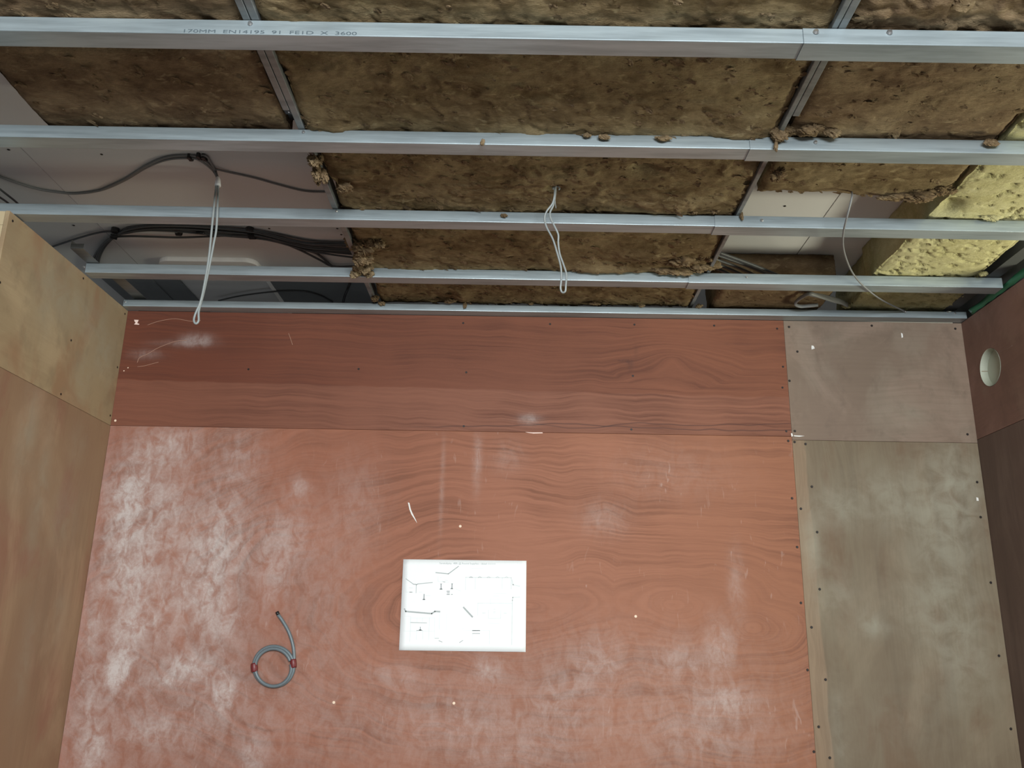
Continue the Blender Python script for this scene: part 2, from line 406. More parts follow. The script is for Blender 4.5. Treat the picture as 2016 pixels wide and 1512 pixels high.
YE = -.785
wl = box('wall_left', -.105, -.013, YE+.014, .10, FLOOR, HT-.003, M_stud); tag(wl, kind='structure')
lp_up = panel('plywood_panel', -.012, 0, YE, .0125, HJ+g, HT, M_lf_up, wl, 'pale yellowish plywood piece at the top of the left wall')
lp_lo = panel('plywood_panel', -.0126, -.0006, YE, .0125, FLOOR, HJ-g, M_lf_lo, wl, 'brown plywood sheet with vertical grain on the left wall')
panel('timber_plate', -.105, -.0135, YE+.001, YE+.013, 1.111, HT-.001, M_pine, wl)
panel('timber_stud', -.0215, -.0135, YE+.001, YE+.013, FLOOR, 1.1105, M_pine, wl)
box('end_board', -.105, -.022, YE+.006, YE+.0135, FLOOR, 1.1105, M_greyboard, wl)

YR = -.45
wr = box('wall_right', W+.030, W+.105, YR, 0.1, FLOOR, HT-.003, M_stud); tag(wr, kind='structure')
box('light_block_board', W+.02, W+.09, YR, .1, HT-.002, ZB, M_board_shade, wr)  # added upstand that stops the lamp spilling over the wall onto the soffit
# upper right panel has a round hole
def holed_panel(name, y0, y1, z0, z1, cy, cz, r, x, th, mat, parent):
    bm = bmesh.new()
    o = [bm.verts.new((x, a, b)) for a, b in ((y0, z0), (y1, z0), (y1, z1), (y0, z1))]
    N = 48; c = [bm.verts.new((x, cy+r*math.cos(2*math.pi*k/N), cz+r*math.sin(2*math.pi*k/N))) for k in range(N)]
    es = [bm.edges.new((o[i], o[(i+1) % 4])) for i in range(4)]+[bm.edges.new((c[i], c[(i+1) % N])) for i in range(N)]
    bmesh.ops.triangle_fill(bm, use_beauty=True, edges=es, normal=(-1, 0, 0))
    ge = bmesh.ops.extrude_face_region(bm, geom=bm.faces[:])
    bmesh.ops.translate(bm, verts=[v for v in ge['geom'] if isinstance(v, bmesh.types.BMVert)], vec=(th, 0, 0))
    bmesh.ops.recalc_face_normals(bm, faces=bm.faces[:])
    return bm_obj(name, bm, mat, parent)
HC = (-.147, .938); HR = .066
rp_up = holed_panel('plywood_panel', YR, .0125, HJ+g, HT, HC[0], HC[1], HR, W, .012, M_rt, wr)
rp_up['label'] = 'brown plywood piece with a round hole on the right wall'
rp_lo = panel('plywood_panel', W+.001, W+.013, YR, .0125, FLOOR, HJ-g, M_rt2, wr, 'darker brown plywood sheet low on the right wall')

# ceiling of plasterboard, sheets with open joints
ce = box('ceiling', -3, 6, -7, .62, ZB+.016, ZB+.08, M_greyboard); tag(ce, kind='structure')
ys = [-7, -5.6, -3.2, .60]; xs = [-3, -1.17, .029, 1.229, 2.43, 3.63, 6]
first = None
for i in range(len(xs)-1):
    for j in range(len(ys)-1):
        x0, x1, y0, y1 = xs[i], xs[i+1], ys[j], ys[j+1]
        if j == 2 and i in (3, 4):
            pass
        box('plasterboard', x0+.001, x1-.001, y0+.001, y1-.001, ZB+(.0008 if (i+j) % 2 else 0), ZB+.0155, M_board, ce, .0006)
# side skirts of the ceiling void at the very back
box('plasterboard', -3, 6, .605, .618, .9, ZB+.015, M_board_shade, ce)
# lower boards behind the back wall head: front cut edges show pale
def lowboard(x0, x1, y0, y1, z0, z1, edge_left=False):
    o = box('ceiling_patch', x0, x1, y0, y1, z0, z1, M_board_shade, None)  # dark underside is the unlit bay's shade, painted in
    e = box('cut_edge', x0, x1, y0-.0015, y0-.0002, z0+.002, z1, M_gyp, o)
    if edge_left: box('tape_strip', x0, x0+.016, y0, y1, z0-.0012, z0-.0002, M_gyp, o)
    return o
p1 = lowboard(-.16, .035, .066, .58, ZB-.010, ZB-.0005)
tag(p1, 'shade-painted board patch on the soffit beyond the rails, in the far left corner', 'board')
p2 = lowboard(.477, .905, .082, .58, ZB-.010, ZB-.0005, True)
tag(p2, 'shade-painted board patch on the soffit with a pale tape line down its left edge', 'board')
p3 = box('ceiling_patch', .036, .136, .085, .58, ZB-.006, ZB-.0005, M_board_shade)
tag(p3, 'narrow shade-painted board strip on the soffit beside the far left board patch', 'board')

# rounded white-edged plate on the soffit
def rounded_plate(name, x0, x1, y0, y1, z0, z1, r, mat):
    bm = bmesh.new(); vs = []
    for (cx, cy, a0) in ((x1-r, y1-r, 0), (x0+r, y1-r, 90), (x0+r, y0+r, 180), (x1-r, y0+r, 270)):
        for k in range(9):
            a = math.radians(a0+k*90/8); vs.append(bm.verts.new((cx+r*math.cos(a), cy+r*math.sin(a), z0)))
    f = bm.faces.new(vs); ge = bmesh.ops.extrude_face_region(bm, geom=[f])
    bmesh.ops.translate(bm, verts=[v for v in ge['geom'] if isinstance(v, bmesh.types.BMVert)], vec=(0, 0, z1-z0))
    bmesh.ops.recalc_face_normals(bm, faces=bm.faces[:])
    return bm_obj(name, bm, mat)
rpt = rounded_plate('access_plate', .125, .492, -.112, .03, ZB-.0165, ZB-.0003, .045, M_gyp)
tag(rpt, 'plate with rounded corners and a white edge on the soffit behind the hanging looped cable', 'plate')
pf = rounded_plate('plate_face', .1265, .4905, -.1105, .0285, ZB-.0175, ZB-.0166, .044, M_board)
pf.parent = rpt

# ------------------------------------------------------------------ steel rails
def rail_profile(w, h, t=.0012, lip=.007, r=.0018):
    pts = []
    def arc(cx, cz, rad, a0, a1, n=4):
        return [(cx+rad*math.cos(math.radians(a0+(a1-a0)*k/n)), cz+rad*math.sin(math.radians(a0+(a1-a0)*k/n))) for k in range(n+1)]
    outer = [(lip, h)] + arc(r, h-r, r, 90, 180) + arc(r, r, r, 180, 270) + arc(w-r, r, r, 270, 360) + arc(w-r, h-r, r, 0, 90) + [(w-lip, h)]
    inner = [(w-lip, h-t), (w-t-.0006, h-t), (w-t, h-t-.0006), (w-t, t), (t, t), (t, h-t-.0006), (t+.0006, h-t), (lip, h-t)]
    return outer+inner
def rail(name, a, b, w, h, z, mat, parent=None, lip=.007, scale=1.0):
    """a, b: (x, y of the near edge)"""
    pr = rail_profile(w, h, lip=lip); n = len(pr); V = []
    N = 24
    for k in range(N+1):
        t = k/N; x = a[0]+(b[0]-a[0])*t; y = a[1]+(b[1]-a[1])*t
        for (p, q) in pr: V.append((x, y+p, z+q))
    Fc = [(k*n+i, (k+1)*n+i, (k+1)*n+(i+1) % n, k*n+(i+1) % n) for k in range(N) for i in range(n)]
    o = mesh_obj(name, V, Fc, mat, parent)
    bm = bmesh.new(); bm.from_mesh(o.data); bmesh.ops.recalc_face_normals(bm, faces=bm.faces[:]); bm.to_mesh(o.data); bm.free()
    return o
def yline(p, q): return lambda x: p[1]+(q[1]-p[1])*(x-p[0])/(q[0]-p[0])
ZR = HT+.001
rails = {}
SPL = {1: 2.022, 2: 2.014, 3: 2.018, 4: 2.019}
LINES = {1: yline((.617, -1.551), (2.141, -1.540)), 2: yline((.438, -1.163), (2.289, -1.149)), 3: yline((.253, -.758), (2.446, -.738)), 4: yline((.074, -.345), (2.597, -.331)), 0: yline((0, -1.955), (2, -1.945))}
NAMES = {1: ('front', 'topmost and nearest galvanised ceiling rail'), 2: ('', 'second galvanised ceiling rail from the top'),
         3: ('', 'third ceiling rail, crossing the end of the left wall'), 4: ('', 'fourth ceiling rail, last before the wall track')}
for k in (1, 2, 3, 4):
    L = LINES[k]; xa = -1.25 if k < 4 else .004; xb = 3.75 if k < 3 else (3.55 if k == 3 else 3.06)
    if k == 3: xb = 3.6
    y = L(xa)
    o = rail('ceiling_rail', (xa, L(xa)), (SPL[k]+.12, L(SPL[k]+.12)), .050, RH, ZR+.0016, M_galv)
    tag(o, NAMES[k][1]+', left length', 'rail', 'steel rails across the ceiling')
    rails[k] = o
    o2 = rail('ceiling_rail', (SPL[k], L(SPL[k])-.0026), (xb, L(xb)-.0026), .0550, RH+.0022, ZR-.0006, M_galv)
    tag(o2, NAMES[k][1]+', right length', 'rail', 'steel rails across the ceiling')
    rails[-k] = o2
trk = rail('wall_track', (.002, -.0475), (W-.003, -.0475), .046, .0255, HT+.0005, M_galv, lip=.003)
tag(trk, 'bright galvanised track fixed along the head of the back wall', 'rail')

# screws on the rails
def screw_mesh(r=.004, h=.003):
    bm = bmesh.new(); bmesh.ops.create_cone(bm, cap_ends=True, segments=12, radius1=r*1.15, radius2=r*.7, depth=h)
    bmesh.ops.create_cone(bm, cap_ends=True, segments=8, radius1=r*.45, radius2=r*.2, depth=.012, matrix=Matrix.Translation((0, 0, -.005)))
    me = bpy.data.meshes.new('screw'); bm.to_mesh(me); bm.free(); me.materials.append(M_zinc); return me
SCM = screw_mesh()
def put(me, name, loc, normal, parent, s=1.0):
    o = bpy.data.objects.new(name, me); COL.objects.link(o)
    o.parent = parent
    o.location = Vector([float(c) for c in loc])-parent.location; o.rotation_euler = Vector(normal).to_track_quat('Z', 'Y').to_euler(); o.scale = (s, s, s); return o
def rail_screw(k, px, py, s=1.0):
    p = ony(px, py, 0)
    L = LINES[abs(k)]
    for _ in range(3): p = ony(px, py, L(p[0])-(.0048 if k < 0 else .0015))
    put(SCM, 'screw', p, (0, -1, .25), rails[k], s)
for k, px, py, s in [(-1, 1607, 61, 1.5), (-1, 1752, 62, 1.5), (1, 492, 45, 1.3), (-2, 1606, 279, 1.2), (2, 597, 259, 1.0), (-3, 1500, 433, 1.2), (3, 662, 415, 1.0), (-4, 1470, 545, .9), (4, 165, 525, 1.0)]:
    rail_screw(k, px, py, s)
for px, py in [(246, 594), (1866, 614), (1881, 616), (1372, 603)]: put(SCM, 'screw', ony(px, py, -.0485), (0, -1, 0), trk, .9)
# press marks / dimples where channel screws pull the lip
# printed marking on the nearest rail
def text_mesh(name, body, size, mat, parent, origin, ux, uy, width=None, thick=0.0, bold=0.0):
    cu = bpy.data.curves.new(name, 'FONT'); cu.body = body; cu.size = size; cu.offset = bold
    tmp = bpy.data.objects.new(name+'_t', cu); COL.objects.link(tmp)
    dg = bpy.context.evaluated_depsgraph_get(); me = bpy.data.meshes.new_from_object(tmp.evaluated_get(dg))
    bpy.data.objects.remove(tmp); bpy.data.curves.remove(cu)
    co = np.zeros(len(me.vertices)*3); me.vertices.foreach_get('co', co); co = co.reshape(-1, 3)
    sc = 1.0 if width is None else width/(co[:, 0].max()-co[:, 0].min())
    P = np.array(origin)[None]+np.outer((co[:, 0]-co[:, 0].min())*sc, ux)+np.outer(co[:, 1], uy)
    me.vertices.foreach_set('co', P.ravel()); me.update(); me.materials.clear(); me.materials.append(mat)
    o = bpy.data.objects.new(name, me); COL.objects.link(o); o.parent = parent; o.matrix_parent_inverse = Matrix.Translation(parent.location).inverted(); return o
a = ony(362, 60, LINES[1](.8)-.0012); b = ony(702, 67, LINES[1](1.0)-.0012)
ux = np.array([1, (LINES[1](2)-LINES[1](0))/2, 0]); ux /= np.linalg.norm(ux)
a[1] = LINES[1](a[0])-.0006
text_mesh('stamped_marking', '170MM  EN14195  91  FE1D  X  3600', .011, M_stamp, rails[1], a-np.array([0, 0, .004]), ux, (0, 0, 1), width=float(b[0]-a[0]))

# cross channels above the rails (two lapped lengths each)
def chan(name, x0, w, y0, y1, z, h, mat, lip=.004, flip=False):
    pr = rail_profile(w, h, lip=lip); n = len(pr); V = []
    for k, y in enumerate((y0, y1)):
        for (p, q) in pr: V.append((x0+p, y, z+q))
    Fc = [(i, n+i, n+(i+1) % n, (i+1) % n) for i in range(n)]+[tuple(range(n)), tuple(range(2*n-1, n-1, -1))]
    o = mesh_obj(name, V, Fc, mat)
    bm = bmesh.new(); bm.from_mesh(o.data); bmesh.ops.recalc_face_normals(bm, faces=bm.faces[:]); bm.to_mesh(o.data); bm.free()
    return o
Z1 = ZT+.0025
for (x0, w, y0, y1, lab) in [(.896, .0155, -2.3, -1.237, 'short grey channel ending before the second rail, of the left lapped pair'),
                             (.913, .0165, -2.3, -.005, 'long grey channel above the rails on the left, running back to the wall'),
                             (2.080, .0120, -2.3, -.005, 'long grey channel above the rails on the right, running back to the wall'),
                             (2.0935, .0155, -2.3, -1.238, 'short grey channel ending before the second rail, of the right lapped pair')]:
    o = chan('cross_channel', x0, w, y0, y1, Z1, .045, M_galv2); tag(o, lab, 'channel', 'cross channels above the rails')
# black bracket in the gap at the end of the short left channel
br = empty('hanger_bracket', (.905, -1.19, Z1)); tag(br, 'black hanger bracket in the gap at the end of the short left channel', 'bracket')
box('bracket_plate', .893, .912, -1.232, -1.165, Z1+.020, Z1+.10, M_black, br, .001); box('bracket_foot', .893, .912, -1.232, -1.205, Z1+.010, Z1+.0195, M_black, br, .001)
put(SCM, 'screw', (.904, -1.215, Z1+.010), (0, 0, -1), br, .7)

# perimeter angles on the side walls
def angle(name, x0, x1, y0, y1, z, side, mat, hgt=.03):
    bm = bmesh.new(); add_box(bm, x0, x1, y0, y1, z, z+.001)
    xa = x0 if side < 0 else x1-.001
    add_box(bm, xa, xa+.001, y0, y1, z+.001, z+hgt)
    return bm_obj(name, bm, mat)
o = angle('perimeter_angle', .004, .046, -.455, -.235, ZT+.003, -1, M_galv2); tag(o, 'dull steel angle along the head of the left wall, front piece with a bent end', 'angle')
bt = box('bent_tab', .004, .046, -.456, -.4545, ZT+.0045, ZT+.020, M_galv2, o)
o = angle('perimeter_angle', .030, .075, -.232, -.022, ZT+.003, -1, M_galv2); tag(o, 'dull steel angle along the head of the left wall, rear piece in the corner', 'angle')
o = angle('perimeter_angle', W-.075, W-.030, -.75, -.02, ZT+.003, 1, M_dark); tag(o, 'dull steel angle above the head of the right wall', 'angle')
o = angle('perimeter_angle', W-.125, W-.078, -.62, -.03, ZT+.030, 1, M_dark, .05); tag(o, 'second steel angle set higher beside the yellow wool slab', 'angle')
# green membrane strip at the head of the right wall
V = []; Fc = []; N = 26
rg = random.Random(4)
for k in range(N+1):
    y = YR+.004+(.36)*k/N; w_ = .027+.003*math.sin(k*.5)+rg.uniform(-.001, .001)
    V += [(W-.004+.002*math.sin(k*1.3), y, HT+.0008), (W-.012+.003*math.sin(k*.7), y, HT+w_*.6), (W-.004, y, HT+w_), (W+.03, y, HT+w_+.002)]
for k in range(N):
    for j in range(3): Fc.append((k*4+j, k*4+4+j, k*4+5+j, k*4+1+j))
gm = mesh_obj('green_membrane_strip', V, Fc, M_green, None, True)
sm = gm.modifiers.new('s', 'SOLIDIFY'); sm.thickness = .0008
tag(gm, 'green membrane strip along the top of the right wall by the fourth rail', 'membrane')

# ------------------------------------------------------------------ mineral wool
rnd = np.random.RandomState(3)
def batt(name, label, x0, x1, y0, y1, zb, th, seed, mat, amp=.010, res=.0055, rag=.008, group='brown mineral wool batts', bulges=(), pits=(), pit_noise=0.0, flakes=260, xstretch=.6, droop=(), cat='insulation', fl_size=1.0, terr=1.0, flmat=None):
    root = empty(name, ((x0+x1)/2, (y0+y1)/2, zb)); tag(root, label, cat, group)
    nx = int((x1-x0+2*th)/res)+1; ny = int((y1-y0+2*th)/res)+1
    sx = np.linspace(-th, x1-x0+th, nx); sy = np.linspace(-th, y1-y0+th, ny)
    SX, SY = np.meshgrid(sx, sy, indexing='ij')
    cx = np.clip(SX, 0, x1-x0); cy = np.clip(SY, 0, y1-y0)
    ox = SX-cx; oy = SY-cy; up = np.minimum(th, np.maximum(np.abs(ox), np.abs(oy)))
    GX = x0+cx; GY = y0+cy; GZ = zb+up
    NX, NY = GX, GY; GX = GX+up*.83; GY = GY+up*.71
    wx = fbm(GX*9, GY*9, seed+5, 3)*.06
    h = fbm(GX*14*xstretch+wx*20, GY*14, seed, 5, .55)
    rd = 1-np.abs(fbm(GX*30*xstretch+wx*30, GY*30+wx*18, seed+2, 4, .6))
    big = fbm(GX*4, GY*4, seed+9, 2)
    fine = fbm(GX*70*xstretch, GY*80, seed+41, 3, .6)
    disp = amp*(.22*h+.16*(rd**3)-.10+.45*big+.26*fine)
    # terraced torn layers
    ter = fbm(GX*7*xstretch+wx*30, GY*9+wx*20, seed+11, 4, .6); disp += amp*terr*(np.tanh(14*(ter-.15))*.18 + np.tanh(16*(ter+.25))*.12)
    if pit_noise:
        pn = fbm(GX*34+GY*20+wx*15, GY*80-GX*30, seed+21, 3, .5)+.25*fbm(GX*6, GY*6, seed+77, 2); disp -= pit_noise*np.clip((pn-.36)*7, 0, 1)
    for (bx, by, rx, ry, a_) in bulges:
        disp += a_*np.exp(-((GX-bx)/rx)**2-((GY-by)/ry)**2)
    GX, GY = NX, NY
    side = np.clip(np.maximum(np.abs(ox), np.abs(oy))/.004, 0, 1)
    sdf = .08 if pit_noise else .5
    # edges: round the arris and let it wander
    de = np.minimum(np.minimum(cx, x1-x0-cx), np.minimum(cy, y1-y0-cy))
    rnd_edge = np.where(side < .5, .010*np.exp(-de/.008), 0)
    edgewx = fbm(GY*11, GZ*18, seed+31, 4, .6)*rag; edgewy = fbm(GX*11, GZ*18, seed+33, 4, .6)*rag
    nearx = np.exp(-np.minimum(cx, x1-x0-cx)/.03); neary = np.exp(-np.minimum(cy, y1-y0-cy)/.03)
    GX2 = GX+edgewx*nearx*np.sign(cx-(x1-x0)/2)+np.sign(ox)*side*disp*sdf
    GY2 = GY+edgewy*neary*np.sign(cy-(y1-y0)/2)+np.sign(oy)*side*disp*sdf
    GZ2 = GZ-disp*(1-side)+rnd_edge
    GZ2 = np.minimum(GZ2, zb+th)
    V = np.stack([GX2, GY2, GZ2], -1).reshape(-1, 3)
    I = np.arange(nx*ny).reshape(nx, ny)
    Fq = np.stack([I[:-1, :-1], I[:-1, 1:], I[1:, 1:], I[1:, :-1]], -1).reshape(-1, 4)
    np_obj('wool_slab', V, Fq, mat, root)
    # loose flakes and tufts torn from the face
    FV = []; FF = []; n0 = 0
    for q in range(flakes):
        fx = rnd.uniform(x0+.005, x1-.005); fy = rnd.uniform(y0+.003, y1-.003)
        if rnd.rand() < .35: fy = (y0 if rnd.rand() < .5 else y1)+rnd.normal(0, .010); fy = min(max(fy, y0), y1)
        i = int((fx-x0+th)/(sx[1]-sx[0])); j = int((fy-y0+th)/(sy[1]-sy[0]))
        i = min(max(i, 0), nx-1); j = min(max(j, 0), ny-1); fz = GZ2[i, j]
        L = rnd.uniform(.008, .030)*fl_size; Wd = L*rnd.uniform(.35, .9); ang = rnd.normal(0, .6)
        tilt = rnd.uniform(.05, .5); rl = rnd.normal(0, .35); curl = rnd.uniform(-.5, 1.4)
        gu, gv = np.meshgrid(np.linspace(-.5, .5, 7), np.linspace(-.5, .5, 6), indexing='ij')
        env = np.sqrt(np.clip(1-(2*gu)**2*.8, .05, 1))
        a_ = gu*L+rnd.normal(0, L*.05, gu.shape); b_ = gv*Wd*env*(1+.25*rnd.uniform(-1, 1, gu.shape))
        c_ = -(gu+.5)*L*math.tan(tilt)*.32-curl*(gu+.5)**2*L*.16+rnd.normal(0, .0008, gu.shape)+gv*rl*Wd*.3-(.25-gv**2)*Wd*.10
        X_ = fx+a_*math.cos(ang)-b_*math.sin(ang); Y_ = fy+a_*math.sin(ang)+b_*math.cos(ang); Z_ = fz+c_+.0012
        FV.append(np.stack([X_, Y_, Z_], -1).reshape(-1, 3))
        I5 = np.arange(42).reshape(7, 6)+n0
        FF.append(np.stack([I5[:-1, :-1], I5[:-1, 1:], I5[1:, 1:], I5[1:, :-1]], -1).reshape(-1, 4)); n0 += 42
    # clumps drooping over the rails
    for (dx0, dy0, dz0, rx0, ry0, rz0) in droop:
        nsub = 3 if max(rx0, rz0) > .011 else 2
        for q in range(nsub):
            f_ = 1.0 if q == 0 else rnd.uniform(.5, .85)
            o_ = (0, 0, 0) if q == 0 else (rnd.uniform(-.8, .8)*rx0, rnd.uniform(-.4, .4)*ry0, rnd.uniform(-.7, .5)*rz0)
            dx, dy, dz, rx, ry, rz = dx0+o_[0], dy0+o_[1], dz0+o_[2], rx0*f_, ry0*f_, rz0*f_
            nu, nv = 44, 28
            u_, v_ = np.meshgrid(np.linspace(0, 2*np.pi, nu), np.linspace(0.02, np.pi-.02, nv), indexing='ij')
            dirx, diry, dirz = np.sin(v_)*np.cos(u_), np.sin(v_)*np.sin(u_), np.cos(v_)
            s_ = seed+dx*31+dy*7+q
            lo = fbm(dirx*1.8+dirz*1.3+5, diry*1.8+dirz+3, s_, 3, .6)
            hi = 1-np.abs(fbm(dirx*4.5+dirz*3.1+15, diry*4.5+dirz*2.7+13, s_+4, 4, .65))
            fi = fbm(dirx*11+dirz*7+9, diry*11+dirz*9+3, s_+6, 3, .7)
            rr = .8+.75*lo+.32*(hi**4-.4)+.30*fi; rr[-1] = rr[0]
            FV.append(np.stack([dx+rx*rr*dirx, dy+ry*rr*diry, dz+rz*rr*dirz], -1).reshape(-1, 3))
            I5 = np.arange(nu*nv).reshape(nu, nv)+n0
            FF.append(np.stack([I5[:-1, :-1], I5[1:, :-1], I5[1:, 1:], I5[:-1, 1:]], -1).reshape(-1, 4)); n0 += nu*nv
    if FV:
        t = np_obj('torn_tufts', np.concatenate(FV), np.concatenate(FF), flmat or (M_tuft if mat is not M_yel else M_yel), root); t['kind'] = 'stuff'
    return root
ZW = ZT+.008
TH = .105
mx0, mx1 = .934, 2.079
yb = [(-2.30, -1.575), (-1.565, -1.158), (-1.15, -.755), (-.745, -.350), (-.340, -.012)]
def clump(px, py, y, rx, ry, rz):
    p = ony(px, py, y); return (p[0], p[1], p[2], rx, ry, rz)
batt('mineral_wool_batt', 'brown wool batt between the two channels, cut off by the top of the picture', mx0, mx1, -2.30, -1.460, ZW, TH, 1, M_wool, flakes=320)
batt('mineral_wool_batt', 'long brown wool batt between the first and second rail, in the middle', mx0-.004, mx1, -1.450, -1.070, ZW, TH, 2, M_wool, flakes=420,
     bulges=[(1.4, -1.15, .5, .03, .008), (.99, -1.17, .06, .03, .012), (2.0, -1.16, .08, .03, .012)],
     droop=[clump(640, 247, -1.16, .035, .018, .012), clump(1530, 262, -1.165, .022, .014, .016), clump(1555, 258, -1.165, .030, .014, .010), clump(1528, 288, -1.168, .004, .004, .012), clump(950, 280, -1.166, .005, .003, .009), clump(1155, 266, -1.165, .010, .006, .007), clump(1190, 270, -1.165, .016, .006, .006), clump(1310, 272, -1.165, .016, .006, .006)])
batt('mineral_wool_batt', 'torn brown wool batt with a cable loop poking out, behind the second rail', mx0+.006, mx1, -1.060, -.665, ZW, TH, 3, M_wool, flakes=520, amp=.014,
     bulges=[(1.35, -.9, .12, .05, .01), (1.78, -.98, .04, .02, -.03), (1.9, -.8, .12, .05, .014), (1.0, -.93, .05, .03, .012), (1.549, -.874, .020, .012, -.022), (.96, -.87, .03, .03, -.03)],
     droop=[clump(618, 318, -1.05, .016, .02, .016), clump(622, 335, -1.01, .012, .014, .022), clump(636, 345, -.99, .012, .012, .018), clump(628, 355, -.975, .007, .008, .016), clump(680, 370, -.90, .020, .020, .010), clump(1407, 412, -.76, .012, .008, .012), clump(1460, 425, -.752, .005, .004, .012), clump(992, 424, -.755, .009, .004, .006), clump(1365, 415, -.76, .012, .010, .008), clump(712, 412, -.75, .010, .006, .006), clump(752, 408, -.752, .022, .008, .006)])
batt('mineral_wool_batt', 'brown wool batt behind the third rail with a loose wool ball at its left end', mx0+.006, mx1, -.655, -.252, ZW-.002, TH, 4, M_wool, flakes=420, amp=.010,
     bulges=[(1.05, -.33, .2, .03, .006), (1.85, -.48, .10, .06, .020), (1.75, -.36, .16, .03, .018), (1.60, -.60, .1, .02, .012), (1.98, -.62, .06, .04, -.03)],
     droop=[clump(716, 480, -.50, .042, .05, .034), clump(738, 470, -.53, .028, .03, .030), clump(716, 505, -.44, .036, .03, .028), clump(714, 525, -.38, .032, .018, .022), clump(728, 538, -.345, .022, .008, .014), clump(700, 539, -.352, .018, .009, .014), clump(1330, 532, -.355, .065, .018, .018), clump(1375, 522, -.37, .045, .02, .022), clump(1340, 505, -.42, .06, .04, .026), clump(1390, 500, -.44, .03, .03, .02), clump(1300, 478, -.51, .05, .03, .016), clump(1300, 495, -.46, .05, .03, .014), clump(1350, 512, -.42, .05, .03, .012)])
batt('mineral_wool_batt', 'narrow brown wool batt behind the fourth rail, against the back wall in the middle', mx0+.012, mx1+.0, -.245, -.012, ZW-.003, TH, 5, M_wool, flakes=420, amp=.013,
     bulges=[(1.25, -.10, .03, .05, .016)],
     droop=[clump(753, 597, -.055, .012, .006, .008), clump(738, 588, -.08, .014, .012, .010), clump(915, 600, -.055, .006, .004, .014), clump(890, 592, -.07, .020, .010, .008), clump(1045, 598, -.055, .010, .005, .004), clump(1170, 598, -.055, .022, .008, .005), clump(1265, 602, -.053, .010, .004, .005), clump(1375, 603, -.053, .012, .006, .008)])
# left column
batt('mineral_wool_batt', 'brown wool batt in the top left corner of the picture, above the nearest rail', .10, .890, -2.3, -1.460, ZW, TH, 6, M_wool_d, flakes=220)
batt('mineral_wool_batt', 'smooth brown wool batt between first and second rail, left of the channels', .289, .889, -1.450, -1.125, ZW, TH, 7, M_wool_d, amp=.006, flakes=120, rag=.003)
# right column
batt('mineral_wool_batt', 'dark brown wool batt in the top right corner of the picture, above the nearest rail', 2.112, 2.90, -2.3, -1.460, ZW+.004, TH, 8, M_wool_d, amp=.018, flakes=160, bulges=[(2.26, -1.62, .03, .02, .012)], fl_size=1.6)
batt('mineral_wool_batt', 'brown wool batt between the first and second rail, right of the two channels', 2.112, 2.622, -1.450, -1.070, ZW, TH, 9, M_wool_d, amp=.008, flakes=160,
     droop=[clump(1600, 255, -1.19, .03, .02, .012), clump(1950, 280, -1.163, .016, .006, .008), clump(1640, 262, -1.18, .02, .01, .01)])
batt('mineral_wool_batt', 'short wool batt with a ragged sagging rear edge, beside the open plasterboard on the right', 2.112, 2.622, -1.060, -.868, ZW, .09, 10, M_wool, amp=.008, flakes=90, fl_size=.8, rag=.014,
     bulges=[(2.5, -.88, .12, .03, .016)],
     droop=[clump(1800, 385, -.885, .05, .02, .014), clump(1850, 372, -.90, .04, .02, .014), clump(1760, 388, -.88, .04, .015, .010), clump(1530, 345, -1.0, .02, .03, .012)])
batt('mineral_wool_batt', 'dark wool batt set back below the open plasterboard, behind the bundle of cables', 2.16, 2.56, -.205, .05, ZW-.003, ZB-ZW+.001, 11, M_wool_d, amp=.008, flakes=90, rag=.006)
# yellow slab
batt('yellow_wool_slab', 'pitted yellow mineral wool slab lit from the right, in the upper right corner', 2.638, 2.975, -2.3, -.26, ZW-.002, ZB-ZW+.001, 12, M_yel, amp=.0035, terr=.3, flakes=70, fl_size=.6, rag=.008, group='', pit_noise=.012, xstretch=1.0,
     bulges=[(2.67, -.80, .03, .04, -.03), (2.8, -.62, .02, .012, -.02), (2.69, -.68, .01, .01, -.02)], droop=[clump(1950, 427, -.752, .03, .01, .012), clump(1935, 540, -.37, .012, .01, .008)])
batt('yellow_wool_slab', 'dim yellow wool offcut behind the fourth rail in the right corner', 2.66, 3.03, -.250, .06, ZW-.004, ZB-ZW+.001, 13, M_yel, amp=.009, flakes=80, fl_size=.7, rag=.014, group='', pit_noise=.012, xstretch=1.0,
     droop=[clump(1665, 603, -.056, .016, .008, .008), clump(1750, 600, -.056, .02, .01, .006)])
for o in list(COL.objects):
    if o.get('group') == '': del o['group']

# ------------------------------------------------------------------ cables
ZC = ZB-.006
def P(px, py, z=ZC): return onz(px, py, z)
def clip(loc, parent, s=1.0, ang=0):
    bm = bmesh.new()
    s *= 1.35; R_ = .009*s
    bmesh.ops.create_cone(bm, cap_ends=True, segments=10, radius1=.005*s, radius2=.005*s, depth=.016, matrix=Matrix.Translation((0, -R_-.003, -.006)))
    for k in range(10):
        a = math.pi*k/9-.2
        add_box(bm, -.004*s, .004*s, R_*math.cos(a)-.0018, R_*math.cos(a)+.0018, -R_*math.sin(a)-.0018, -R_*math.sin(a)+.0018)
    o = bm_obj('cable_clip', bm, M_black)
    o.location = [float(c) for c in loc]; o.rotation_euler = (0, 0, ang); return o
